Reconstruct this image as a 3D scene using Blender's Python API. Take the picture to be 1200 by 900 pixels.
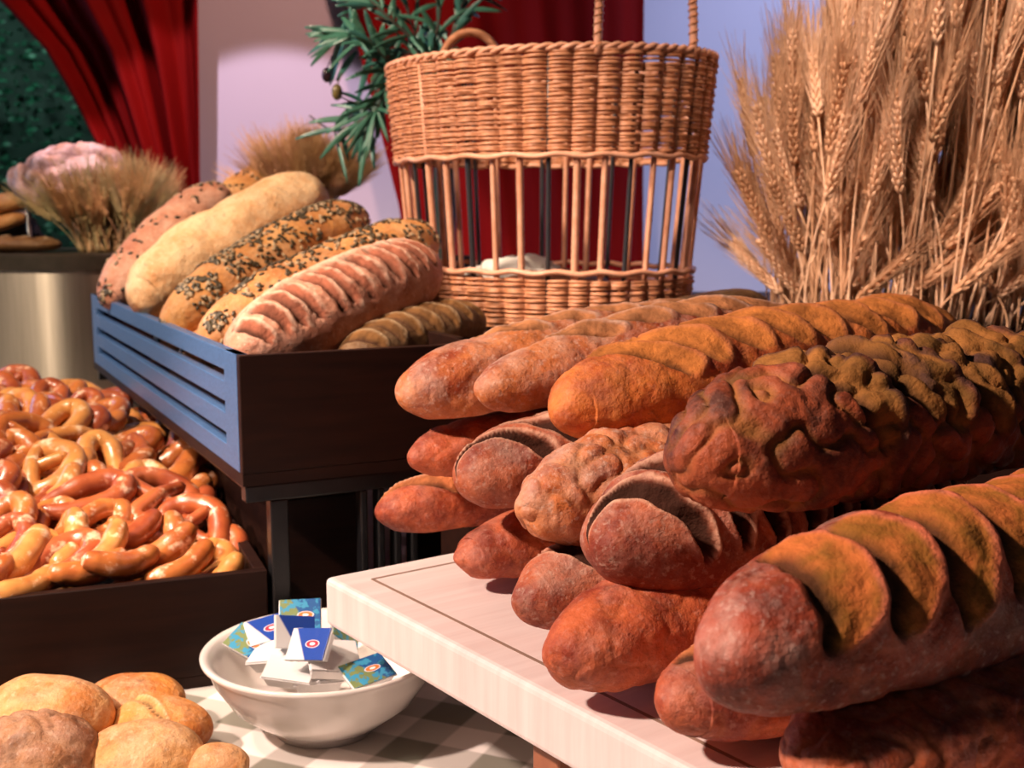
import bpy, math, random
import numpy as np
from mathutils import Vector, Matrix, noise

random.seed(7)
for o in list(bpy.data.objects): bpy.data.objects.remove(o)
SC = bpy.context.scene
COL = SC.collection
# ------------------------------------------------------------------ camera
CAMZ = 0.55; F = 1400.0; PITCH = math.atan(200/F)
cam = bpy.data.cameras.new('camera'); camo = bpy.data.objects.new('camera', cam); COL.objects.link(camo)
camo.location = (0, 0, CAMZ); camo.rotation_euler = (math.pi/2-PITCH, 0, 0)
cam.sensor_width = 36; cam.lens = 36*F/1200; cam.clip_start = .02
cam.dof.use_dof = True; cam.dof.focus_distance = .98; cam.dof.aperture_fstop = 9
SC.camera = camo
def ray(px, py):
    u = (px-600)/F; v = (450-py)/F
    return Vector((u, math.cos(PITCH)+v*math.sin(PITCH), -math.sin(PITCH)+v*math.cos(PITCH)))
def at_y(px, py, Y):
    d = ray(px, py); return Vector((0, 0, CAMZ))+d*(Y/d.y)
def at_z(px, py, z):
    d = ray(px, py); return Vector((0, 0, CAMZ))+d*((z-CAMZ)/d.z)
# ------------------------------------------------------------------ light and exposure
SC.view_settings.view_transform = 'Standard'; SC.view_settings.look = 'None'
SC.view_settings.gamma = 1; SC.view_settings.use_curve_mapping = False
SC.view_settings.exposure = 0.25
W = bpy.data.worlds.new('world'); SC.world = W; W.use_nodes = True
W.node_tree.nodes['Background'].inputs[0].default_value = (.55, .6, .75, 1)
W.node_tree.nodes['Background'].inputs[1].default_value = .05
def area(name, loc, target, size, power, col, sy=None):
    l = bpy.data.lights.new(name, 'AREA'); l.energy = power; l.color = col; l.size = size
    if sy: l.shape = 'RECTANGLE'; l.size_y = sy
    o = bpy.data.objects.new(name, l); COL.objects.link(o); o.location = loc
    o.rotation_euler = (Vector(target)-Vector(loc)).to_track_quat('-Z', 'Y').to_euler(); return o
def spot(name, loc, target, power, col, angle, blend, radius):
    l = bpy.data.lights.new(name, 'SPOT'); l.energy = power; l.color = col; l.spot_size = math.radians(angle); l.spot_blend = blend; l.shadow_soft_size = radius
    o = bpy.data.objects.new(name, l); COL.objects.link(o); o.location = loc
    o.rotation_euler = (Vector(target)-Vector(loc)).to_track_quat('-Z', 'Y').to_euler(); return o
spot('display_spotlight', (-1.55, .25, 1.75), (.05, 1.0, .25), 300, (1, .74, .62), 50, .6, .07)
spot('crate_fill', (-1.5, 1.0, 2.1), (-.65, 2.05, .4), 290, (1, .76, .58), 56, .6, .08)  # added spot to brighten the crate loaves and the back left
spot('roll_spotlight', (-.7, .3, 1.9), (-.42, 1.2, .1), 42, (1, .80, .62), 26, .6, .08)
spot('wall_washer_lamp', (1.6, 1.9, 2.3), (1.0, 3.45, .75), 260, (.58, .64, 1), 62, .8, .2)
spot('wheat_fill', (.0, .9, 2.1), (.85, 1.95, .6), 200, (1, .74, .60), 34, .7, .10)  # added spot, its cone kept to the wheat alone
spot('basket_spotlight', (-.7, .8, 2.0), (.05, 2.0, .65), 70, (1, .72, .56), 24, .5, .08)
spot('pink_wall_fill', (-.9, 1.9, 2.3), (-.60, 3.45, .12), 190, (1, .74, .90), 30, .12, .02)  # added spot; its cone edge stands in for the ceiling-beam shadow
spot('curtain_warm_fill', (.2, 2.1, 2.3), (-.9, 3.4, .9), 120, (1, .50, .36), 60, .9, .1)  # added warm fill that keeps the curtains red
area('blue_side_light', (-2.6, 2.9, 1.0), (-.6, 1.8, .3), 1.1, 11, (.26, .56, 1), 1.3)  # added blue area light, its source at left unseen
# ------------------------------------------------------------------ mesh helper
class MB:
    def __init__(s): s.v = []; s.f = []; s.n = 0; s.mi = []
    def add(s, vs, fs, mi=0):
        s.v.append(np.asarray(vs, dtype=np.float64).reshape(-1, 3)); k = s.n
        s.f.extend([tuple(i+k for i in f) for f in fs]); s.mi.extend([mi]*len(fs)); s.n += len(vs)
    def box(s, c, d, M=None, mi=0):
        x, y, z = d[0]/2, d[1]/2, d[2]/2
        vs = [Vector((c[0]+a*x, c[1]+b*y, c[2]+e*z)) for a in (-1, 1) for b in (-1, 1) for e in (-1, 1)]
        if M is not None: vs = [M @ v for v in vs]
        s.add([tuple(v) for v in vs], [(0,1,3,2),(4,6,7,5),(0,4,5,1),(2,3,7,6),(0,2,6,4),(1,5,7,3)], mi)
    def tube(s, pts, r, n=8, caps=True, closed=False, mi=0, flat=1.0):
        P = [Vector(p) for p in pts]; m = len(P)
        R = r if hasattr(r, '__len__') else [r]*m
        vs = []; prev = None
        for i in range(m):
            if closed: t = P[(i+1) % m]-P[i-1]
            else: t = P[min(i+1, m-1)]-P[max(i-1, 0)]
            if t.length < 1e-9: t = Vector((0, 0, 1))
            t.normalize()
            if prev is None:
                a = Vector((0, 0, 1)) if abs(t.z) < .9 else Vector((1, 0, 0))
                nx = t.cross(a).normalized()
            else:
                nx = prev-t*prev.dot(t); nx = nx.normalized() if nx.length > 1e-6 else t.orthogonal().normalized()
            prev = nx; ny = t.cross(nx)
            for k in range(n):
                a = 2*math.pi*k/n
                vs.append(tuple(P[i]+nx*(math.cos(a)*R[i])+ny*(math.sin(a)*R[i]*flat)))
        fs = []
        for i in range(m if closed else m-1):
            j = (i+1) % m
            for k in range(n):
                k2 = (k+1) % n; fs.append((i*n+k, i*n+k2, j*n+k2, j*n+k))
        if caps and not closed:
            fs.append(tuple(range(n-1, -1, -1))); fs.append(tuple((m-1)*n+k for k in range(n)))
        s.add(vs, fs, mi)
    def ell(s, c, r, M=None, nu=10, nv=6, mi=0):
        vs = []; fs = []
        for j in range(nv+1):
            p = math.pi*j/nv
            for i in range(nu):
                a = 2*math.pi*i/nu
                v = Vector((r[0]*math.sin(p)*math.cos(a), r[1]*math.sin(p)*math.sin(a), r[2]*math.cos(p)))
                if M is not None: v = M @ v
                vs.append(tuple(v+Vector(c)))
        for j in range(nv):
            for i in range(nu):
                i2 = (i+1) % nu; fs.append((j*nu+i, (j+1)*nu+i, (j+1)*nu+i2, j*nu+i2))
        s.add(vs, fs, mi)
    def lathe(s, prof, n=48, c=(0, 0, 0), mi=0):
        vs = [(c[0]+r*math.cos(2*math.pi*i/n), c[1]+r*math.sin(2*math.pi*i/n), c[2]+z) for r, z in prof for i in range(n)]
        fs = [(j*n+i, j*n+(i+1) % n, (j+1)*n+(i+1) % n, (j+1)*n+i) for j in range(len(prof)-1) for i in range(n)]
        s.add(vs, fs, mi)
    def mesh(s, name, mats, smooth=True):
        me = bpy.data.meshes.new(name)
        me.from_pydata(np.concatenate(s.v).tolist() if s.v else [], [], s.f)
        for m in (mats if isinstance(mats, (list, tuple)) else [mats]): me.materials.append(m)
        me.polygons.foreach_set('use_smooth', [smooth]*len(me.polygons))
        me.polygons.foreach_set('material_index', s.mi)
        me.update(); return me
    def build(s, name, mats, parent=None, smooth=True, bevel=0):
        return obj(name, s.mesh(name, mats, smooth), parent, bevel)
def obj(name, me, parent=None, bevel=0):
    o = bpy.data.objects.new(name, me); COL.objects.link(o)
    if parent: o.parent = parent
    if bevel:
        b = o.modifiers.new('bevel', 'BEVEL'); b.width = bevel; b.segments = 3; b.limit_method = 'ANGLE'
        for p in me.polygons: p.use_smooth = False
    return o
def tag(o, label=None, cat=None, group=None, kind=None):
    if label: o['label'] = label
    if cat: o['category'] = cat
    if group: o['group'] = group
    if kind: o['kind'] = kind
    return o
def empty(name, loc, rz=0):
    o = bpy.data.objects.new(name, None); COL.objects.link(o); o.location = loc; o.rotation_euler = (0, 0, rz)
    o.empty_display_size = .02; return o
def local(root):     # matrix of a root before depsgraph update
    return Matrix.Translation(root.location) @ root.rotation_euler.to_matrix().to_4x4()
# ------------------------------------------------------------------ materials
def newmat(name):
    m = bpy.data.materials.new(name); m.use_nodes = True
    nt = m.node_tree; b = nt.nodes['Principled BSDF']; return m, nt, b
def node(nt, t, **k):
    n = nt.nodes.new(t)
    for a, v in k.items():
        if a.startswith('i_'): n.inputs[a[2:]].default_value = v
        else: setattr(n, a, v)
    return n
def mix(nt, fac, a, b):
    n = nt.nodes.new('ShaderNodeMix'); n.data_type = 'RGBA'
    for idx, v in ((0, fac), (6, a), (7, b)):
        if hasattr(v, 'links') or isinstance(v, bpy.types.NodeSocket): nt.links.new(v, n.inputs[idx])
        else: n.inputs[idx].default_value = v if idx == 0 else (*v, 1)
    return n.outputs[2]
def ramp(nt, src, lo, hi):
    n = nt.nodes.new('ShaderNodeMapRange'); n.inputs[1].default_value = lo; n.inputs[2].default_value = hi
    nt.links.new(src, n.inputs[0]); return n.outputs[0]
def mathn(nt, op, a, b):
    n = nt.nodes.new('ShaderNodeMath'); n.operation = op
    for i, v in enumerate((a, b)):
        if isinstance(v, bpy.types.NodeSocket): nt.links.new(v, n.inputs[i])
        else: n.inputs[i].default_value = v
    return n.outputs[0]
def coords(nt, scale=(1, 1, 1), jitter=True):
    tc = nt.nodes.new('ShaderNodeTexCoord'); oi = nt.nodes.new('ShaderNodeObjectInfo')
    ad = nt.nodes.new('ShaderNodeVectorMath'); ad.operation = 'ADD'
    nt.links.new(tc.outputs['Object'], ad.inputs[0])
    if jitter:
        ml = nt.nodes.new('ShaderNodeMath'); ml.operation = 'MULTIPLY'; ml.inputs[1].default_value = 37
        nt.links.new(oi.outputs['Random'], ml.inputs[0]); nt.links.new(ml.outputs[0], ad.inputs[1])
    mp = nt.nodes.new('ShaderNodeMapping'); mp.inputs['Scale'].default_value = scale
    nt.links.new(ad.outputs[0], mp.inputs[0]); return mp.outputs[0]
def noi(nt, co, scale, detail=4, rough=.55):
    n = nt.nodes.new('ShaderNodeTexNoise'); n.inputs['Scale'].default_value = scale
    n.inputs['Detail'].default_value = detail; n.inputs['Roughness'].default_value = rough
    nt.links.new(co, n.inputs['Vector']); return n.outputs[0]
def bump(nt, b, h, strength=.3, dist=.002, prev=None):
    n = nt.nodes.new('ShaderNodeBump'); n.inputs['Strength'].default_value = strength; n.inputs['Distance'].default_value = dist
    nt.links.new(h, n.inputs['Height'])
    if prev: nt.links.new(prev, n.inputs['Normal'])
    nt.links.new(n.outputs[0], b.inputs['Normal']); return n.outputs[0]
def simple(name, c1, c2=None, scale=20, rough=.6, bstr=.2, bscale=80, bdist=.001, stretch=(1, 1, 1), metal=0, spec=None, coat=0):
    m, nt, b = newmat(name); co = coords(nt, stretch)
    c2 = c2 or tuple(x*.75 for x in c1)
    nt.links.new(mix(nt, ramp(nt, noi(nt, co, scale), .3, .7), c1, c2), b.inputs['Base Color'])
    b.inputs['Roughness'].default_value = rough; b.inputs['Metallic'].default_value = metal
    if spec is not None: b.inputs['Specular IOR Level'].default_value = spec
    if coat: b.inputs['Coat Weight'].default_value = coat; b.inputs['Coat Roughness'].default_value = .15
    if bstr: bump(nt, b, noi(nt, co, bscale), bstr, bdist)
    return m
def bread(name, ca, cb, inner, lip, flour=(.75, .62, .55), famt=.45, rough=.55, inner2=None, dark=(.05, .015, .01), spots=.5):
    m, nt, b = newmat(name); co = coords(nt)
    at = nt.nodes.new('ShaderNodeAttribute'); at.attribute_name = 'mask'
    sp = nt.nodes.new('ShaderNodeSeparateColor'); nt.links.new(at.outputs['Color'], sp.inputs[0])
    n1 = ramp(nt, noi(nt, co, 16, 6, .68), .40, .60); n2 = noi(nt, co, 90, 5, .65); n3 = noi(nt, co, 35, 5, .6)
    c = mix(nt, n1, ca, cb)
    c = mix(nt, mathn(nt, 'MULTIPLY', ramp(nt, n3, .54, .70), mathn(nt, 'MULTIPLY', spots, .75) if False else spots*.75), c, dark)
    f = mathn(nt, 'MULTIPLY', ramp(nt, noi(nt, co, 22, 6, .72), .5-.12*famt, .78), famt)
    f = mathn(nt, 'MULTIPLY', f, ramp(nt, sp.outputs[2], -.1, .7))
    c = mix(nt, f, c, flour)
    f2 = mathn(nt, 'MULTIPLY', ramp(nt, noi(nt, co, 170, 3, .6), .56, .68), famt*.55)
    c = mix(nt, f2, c, flour)
    inn = mix(nt, ramp(nt, n3, .38, .62), inner, inner2 or tuple(x*.5 for x in inner))
    c = mix(nt, sp.outputs[0], c, inn)
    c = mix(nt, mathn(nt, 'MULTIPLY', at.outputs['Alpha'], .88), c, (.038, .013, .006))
    lipf = mathn(nt, 'MULTIPLY', sp.outputs[1], ramp(nt, n2, .25, .6))
    c = mix(nt, lipf, c, lip)
    c = mix(nt, mathn(nt, 'MULTIPLY', ramp(nt, n2, .58, .76), .5), c, dark)
    nt.links.new(c, b.inputs['Base Color'])
    b.inputs['Roughness'].default_value = rough; b.inputs['Specular IOR Level'].default_value = .25; nt.links.new(mathn(nt, 'ADD', mathn(nt, 'MULTIPLY', sp.outputs[0], .3), rough), b.inputs['Roughness'])
    h = mathn(nt, 'ADD', mathn(nt, 'MULTIPLY', n2, .5), n3)
    bump(nt, b, h, .9, .005); return m

M = {}
M['board'] = simple('painted_board_wood', (.86, .74, .70), (.76, .62, .58), 6, .42, .12, 40, .001, (1, 14, 1))
M['groove'] = simple('board_groove', (.34, .22, .16), None, 20, .7)
M['legwood'] = simple('leg_wood', (.45, .17, .08), (.25, .08, .04), 25, .5, .3, 60, .001, (1, 1, .2))
M['darkwood'] = simple('dark_stained_wood', (.020, .0065, .004), (.010, .0035, .0025), 9, .5, .15, 60, .0006, (1, 10, 10), spec=.18)
M['bluelit'] = simple('dark_wood_blue_light', (.07, .16, .34), (.04, .09, .20), 30, .38, .25, 90, .0008, (1, 8, 8))  # dark wood with reflected blue light put into its colour
M['blackmetal'] = simple('black_metal', (.012, .012, .014), (.02, .02, .022), 30, .3, .05, metal=.4)
M['paleposts'] = simple('pale_panel', (.78, .68, .82), (.66, .58, .72), 10, .7)
M['wicker'] = simple('wicker_cane', (.66, .31, .16), (.38, .14, .055), 60, .45, .3, 200, .0006)
M['wickerp'] = simple('pale_cane', (.78, .42, .27), (.60, .27, .15), 40, .4, .25, 150, .0005)
M['wickerd'] = simple('dark_cane', (.02, .026, .034), (.035, .03, .03), 40, .35, .2)
M['cloth'] = simple('white_cloth', (.80, .78, .70), (.70, .70, .62), 20, .85, .3, 400, .0005)
M['wheat'] = simple('wheat_straw', (.86, .58, .38), (.68, .40, .22), 40, .6, .2, 300, .0005)
M['wheatd'] = simple('wheat_straw_deep', (.76, .47, .27), (.50, .25, .12), 40, .65, .2, 300, .0005)
M['wheatg'] = simple('greenish_wheat', (.42, .30, .13), (.22, .19, .08), 30, .7, .2, 300, .0005)
M['wheatt'] = simple('tan_wheat', (.62, .38, .17), (.40, .22, .08), 30, .7, .2, 300, .0005)
M['porcelain'] = simple('white_porcelain', (.82, .76, .71), (.80, .74, .69), 5, .16, 0, coat=.5)
M['steel'] = simple('brushed_steel', (.50, .45, .36), (.40, .36, .28), 90, .32, .05, 200, .0003, (1, 1, .05), metal=1)
nt_ = M['steel'].node_tree; b_ = nt_.nodes['Principled BSDF']; b_.inputs['Anisotropic'].default_value = .85; b_.inputs['Roughness'].default_value = .38; b_.inputs['Anisotropic Rotation'].default_value = .25
tg_ = nt_.nodes.new('ShaderNodeTangent'); tg_.direction_type = 'RADIAL'; tg_.axis = 'Z'; nt_.links.new(tg_.outputs[0], b_.inputs['Tangent'])
M['steeldark'] = simple('steel_rim', (.12, .10, .075), (.08, .07, .05), 30, .35, .05, metal=.8)
M['leaf'] = simple('olive_leaf', (.04, .14, .08), (.07, .22, .16), 20, .35, .2, 80)
M['leafb'] = simple('olive_leaf_teal', (.06, .22, .19), (.03, .10, .07), 20, .35, .2, 80)
M['twig'] = simple('olive_twig', (.05, .045, .03), None, 30, .7)
M['olive'] = simple('ripe_olive', (.03, .012, .02), (.015, .008, .012), 30, .2, 0)
M['oliveg'] = simple('turning_olive', (.22, .17, .05), (.03, .015, .02), 40, .22, 0)
M['hedge'] = simple('hedge_leaf', (.010, .055, .035), (.02, .11, .06), 9, .5, .2, 40)
M['hedgeb'] = simple('hedge_depth', (.012, .028, .022), (.03, .04, .035), 4, .9, .3)
M['floor'] = simple('floor_tiles', (.10, .08, .07), None, 3, .4)
M['ceil'] = simple('ceiling_paint', (.22, .20, .20), None, 3, .9)
M['wall'] = simple('painted_wall', (.50, .48, .56), (.46, .44, .53), 1.5, .8, .12, 60, .0006)
M['frame'] = simple('window_frame_paint', (.10, .08, .07), None, 12, .5)
M['terra'] = simple('dark_pot', (.02, .035, .03), None, 12, .5)
M['seed'] = simple('pumpkin_seed', (.035, .026, .012), (.09, .065, .03), 150, .4, .2, 300)
M['seedp'] = simple('pale_seed', (.55, .42, .26), (.40, .28, .15), 150, .5, .2, 300)

def curtain_mat():
    m, nt, b = newmat('red_curtain_fabric'); co = coords(nt, (1, 1, .15))
    nt.links.new(mix(nt, noi(nt, co, 12), (.20, .0025, .002), (.085, .001, .001)), b.inputs['Base Color'])
    b.inputs['Roughness'].default_value = .75; b.inputs['Specular IOR Level'].default_value = .08
    bump(nt, b, noi(nt, co, 300), .2, .0004); return m
M['curtain'] = curtain_mat()
def glass_mat():
    m, nt, b = newmat('window_glass'); b.inputs['Transmission Weight'].default_value = 1
    b.inputs['Roughness'].default_value = .02; b.inputs['IOR'].default_value = 1.02; return m
M['glass'] = glass_mat()
def check_mat():
    m, nt, b = newmat('checked_cloth'); co = coords(nt, (1, 1, 1), False)
    mp = nt.nodes.new('ShaderNodeMapping'); mp.inputs['Rotation'].default_value = (0, 0, math.radians(24)); nt.links.new(co, mp.inputs[0])
    sx = nt.nodes.new('ShaderNodeSeparateXYZ'); nt.links.new(mp.outputs[0], sx.inputs[0])
    st = []
    for i in (0, 1):
        w = mathn(nt, 'SINE', mathn(nt, 'MULTIPLY', sx.outputs[i], 2*math.pi/.10), 0)
        st.append(ramp(nt, w, -.12, .12))
    s = mathn(nt, 'MULTIPLY', mathn(nt, 'ADD', st[0], st[1]), .5)
    c = mix(nt, s, (.86, .80, .76), (.22, .21, .17))
    nt.links.new(c, b.inputs['Base Color']); b.inputs['Roughness'].default_value = .8
    bump(nt, b, noi(nt, co, 600), .2, .0005); return m
M['check'] = check_mat()

LOAFPINK = bread('bread_crust_reddish', (.60, .14, .05), (.26, .04, .02), (.60, .20, .07), (.80, .44, .28), flour=(.84, .48, .36), famt=.34)
LOAFTAN = bread('bread_crust_tan', (.70, .23, .07), (.36, .07, .026), (.62, .26, .10), (.74, .48, .34), flour=(.80, .62, .50), famt=.7)
LOAFGOLD = bread('bread_crust_golden', (.78, .24, .05), (.42, .075, .022), (.72, .25, .055), (.70, .26, .10), flour=(.80, .45, .30), famt=.25, spots=.25)
LOAFDARK = bread('bread_crust_dark', (.42, .095, .035), (.07, .016, .010), (.42, .17, .04), (.10, .045, .035), flour=(.5, .28, .2), famt=.25, inner2=(.20, .09, .02), spots=.8)
LOAFBAND = bread('bread_crust_banded', (.42, .075, .034), (.15, .027, .016), (.60, .17, .04), (.90, .24, .12), flour=(.85, .66, .55), famt=.4, inner2=(.30, .12, .018))  # bright lip tone paints the lit edges of the slashes
LOAFRIDGE = bread('bread_crust_floury_ridges', (.54, .14, .055), (.24, .042, .022), (.20, .045, .018), (.78, .46, .30), flour=(.72, .52, .40), famt=.55)
LOAFPALE = bread('bread_crust_pale', (.90, .58, .30), (.74, .36, .14), (.7, .4, .2), (.8, .6, .4), flour=(.90, .72, .46), famt=.85, spots=.12)
LOAFSEED = bread('bread_crust_seeded', (.66, .32, .10), (.48, .19, .06), (.6, .3, .1), (.7, .5, .3), flour=(.85, .66, .42), famt=.4, spots=.3)
LOAFFENDU = bread('bread_crust_ribbed', (.62, .27, .16), (.46, .16, .085), (.40, .13, .07), (.80, .56, .40), flour=(.85, .62, .48), famt=.6, spots=.2)
LOAFOLIVE = bread('bread_crust_olive_brown', (.16, .075, .025), (.09, .04, .014), (.20, .09, .025), (.42, .30, .17), flour=(.4, .3, .18), famt=.3)
ROLLPALE = bread('roll_crust_pale', (.80, .42, .15), (.56, .21, .06), (.75, .5, .25), (.8, .6, .35), flour=(.90, .66, .42), famt=.65, spots=.35)
ROLLGOLD = bread('roll_crust_golden', (.74, .30, .07), (.46, .13, .03), (.78, .45, .16), (.85, .62, .36), flour=(.88, .68, .42), famt=.5, spots=.3)
ROLLDARK = bread('roll_crust_seeded', (.50, .24, .11), (.34, .13, .06), (.6, .35, .2), (.7, .5, .35), flour=(.78, .58, .44), famt=.5, spots=.95)

# ------------------------------------------------------------------ room
def struct(name, mb, m, smooth=False):
    o = mb.build(name, m, None, smooth); tag(o, kind='structure'); return o
FZ = -.75; CZ = 2.6; WY = 3.45
b = MB(); b.box((0, .9, FZ-.05), (6.4, 6.2, .1)); struct('floor', b, M['floor'])
b = MB(); b.box((0, .9, CZ+.05), (6.4, 6.2, .1)); struct('ceiling', b, M['ceil'])
WX = at_y(150, 100, WY).x           # right edge of the window opening, behind the curtain
WL = -2.6; WB = .10; WT = 2.2
b = MB(); b.box(((WX+3.1)/2, WY+.1, (FZ+CZ)/2), (3.1-WX, .2, CZ-FZ))
b.box(((WX+WL)/2, WY+.1, (FZ+WB)/2), (WX-WL, .2, WB-FZ)); b.box(((WX+WL)/2, WY+.1, (WT+CZ)/2), (WX-WL, .2, CZ-WT))
b.box(((-3.1+WL)/2, WY+.1, (FZ+CZ)/2), (WL+3.1, .2, CZ-FZ)); struct('wall_back', b, M['wall'])
b = MB(); b.box((-3.15, .9, (FZ+CZ)/2), (.1, 6.2, CZ-FZ)); struct('wall_left', b, M['wall'])
b = MB(); b.box((3.15, .9, (FZ+CZ)/2), (.1, 6.2, CZ-FZ)); struct('wall_right', b, M['wall'])
b = MB()
for x in (WL+.03, WX-.03): b.box((x, WY+.1, (WB+WT)/2), (.06, .08, WT-WB))
for z in (WB+.03, WT-.03): b.box(((WL+WX)/2, WY+.1, z), (WX-WL-.12, .08, .06))
win = struct('window_1', b, M['frame'])
b = MB(); b.box(((WL+WX)/2, WY+.1, (WB+WT)/2), (WX-WL-.12, .006, WT-WB-.12)); b.build('window_pane', M['glass'], win, False)
# hedge outside
b = MB(); b.box((-2.3, 5.3, .7), (3.6, .3, 3.2)); hb = b.build('hedge', M['hedgeb'], None, False)
tag(hb, 'dark green hedge outdoors behind the window glass', 'hedge')
b = MB()
for i in range(7000):
    x = random.uniform(-3.6, -1.0); z = random.uniform(-.3, 1.6); y = 5.05+random.uniform(-.25, .1)+.1*noise.noise(Vector((x*3, z*3, 0)))
    e = Matrix.Rotation(random.uniform(0, 6.3), 3, 'Z') @ Matrix.Rotation(random.uniform(0, 3.1), 3, 'X')
    w = random.uniform(.006, .017); l = w*1.7
    b.add([tuple(Vector((x, y, z))+e @ Vector(q)) for q in ((-l, 0, 0), (0, w, .006), (l, 0, 0), (0, -w, .006), (0, 0, .012))], [(0, 1, 4), (1, 2, 4), (2, 3, 4), (3, 0, 4)])
tag(b.build('foliage', M['hedge'], hb), kind='stuff')
area('hedge_light', (-2.2, 4.0, 1.6), (-2.1, 5.2, .5), .4, 16, (.5, .9, .75))  # area light aimed at the hedge leaves
# curtains
def curtain(lefts, right_px, Y, label, amp, nf, seed):
    rnd = random.Random(seed); vs = []; nx = 160; rows = []
    pys = list(range(-420, 701, 20))
    for py in pys:
        for (a, la), (c, lc) in zip(lefts, lefts[1:]):
            if a <= py <= c: t = (py-a)/(c-a); lp = la+(lc-la)*t; break
        z = at_y(600, py, Y).z; xl = at_y(lp, py, Y).x; xr = at_y(right_px, py, Y).x
        for i in range(nx+1):
            u = i/nx; x = xl+(xr-xl)*u
            wv = math.sin(u*nf*2*math.pi+1.3*math.sin(u*7+seed))+.5*math.sin(u*nf*4.7*math.pi+seed)
            vs.append((x, Y-amp*wv-.02*math.sin(py*.006+u*3), z))
    n = nx+1; fs = [(j*n+i, j*n+i+1, (j+1)*n+i+1, (j+1)*n+i) for j in range(len(pys)-1) for i in range(nx)]
    b = MB(); b.add(vs, fs); o = b.build('curtain', M['curtain'])
    s = o.modifiers.new('solid', 'SOLIDIFY'); s.thickness = .004
    tag(o, label, 'curtain', 'red curtains'); return o
curtain([(-420, -420), (-250, -190), (0, 6), (60, 62), (110, 92), (160, 118), (220, 150), (300, 170), (700, 180)], 237, 3.33,
        'dark red curtain swept aside over the window at the left', .030, 3, 1)
curtain([(-420, 260), (-250, 330), (0, 404), (130, 440), (250, 470), (700, 500)], 755, 3.36,
        'dark red curtain hanging on the wall behind the tall wicker basket', .009, 4, 4)
# ------------------------------------------------------------------ table
TB = MB(); TB.box((-.1, 1.75, -.02), (3.6, 3.1, .04)); 
tb = TB.build('tablecloth', M['check'], None, False); tag(tb, 'grey and white checked cloth covering the buffet table top', 'tablecloth')
b = MB(); b.box((-.1, 1.75, -.07), (3.4, 2.9, .05))
t = empty('buffet_table', (-.1, 1.75, FZ)); tag(t, 'long buffet table under the checked cloth', 'table')
b = MB(); b.box((0, 0, -.07-FZ), (3.4, 2.9, .05)); b.build('table_top', M['darkwood'], t, False)
for sx in (-1, 1):
    for sy in (-1, 1):
        b = MB(); b.box((sx*1.6, sy*1.35, (-.095-FZ)/2), (.07, .07, -.095-FZ)); b.build('leg', M['darkwood'], t, False)
# ------------------------------------------------------------------ board on legs
BZ = .19; BT = .05
corner = at_z(380, 676, BZ); AX = Vector((.809, .588, 0)); FR = Vector((.5592, -.829, 0)); BYAW = math.atan2(AX.y, AX.x)
BL = .54; BW = .80     # along AX, along FR
BM = Matrix.Translation(corner) @ Matrix.Rotation(BYAW, 4, 'Z')   # local x along AX, local -y along FR
board = empty('serving_board', (corner.x, corner.y, 0), BYAW)
tag(board, 'thick whitewashed wooden board on legs carrying the big loaf pile', 'serving board')
b = MB(); b.box((BL/2, -BW/2, BZ-BT/2), (BL, BW, BT)); b.build('board_slab', M['board'], board, False, .006)
b = MB(); g = .035; gw = .0035; e = .0008
b.box((BL/2, -g, BZ), (BL-2*g, gw, e)); b.box((BL/2, -BW+g, BZ), (BL-2*g, gw, e))
b.box((g, -BW/2, BZ), (gw, BW-2*g, e)); b.box((BL-g, -BW/2, BZ), (gw, BW-2*g, e))
tag(b.build('groove_line', M['groove'], board, False), 'dark line cut around the board top')
for lx in (.04, BL-.04):
    for ly in (-.33, -.74):
        b = MB(); b.box((lx, ly, (BZ-BT)/2), (.03, .035, BZ-BT)); b.build('leg', M['legwood'], board, False, .003)
# dark block behind the board
rb = empty('riser_block', BM @ Vector((.235, .078, -BZ)), BYAW)
tag(rb, 'dark wooden riser block behind the far left edge of the white board', 'riser')
b = MB(); b.box((.16, 0, .093), (.32, .15, .186)); b.build('block_body', M['darkwood'], rb, False, .003)
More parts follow.
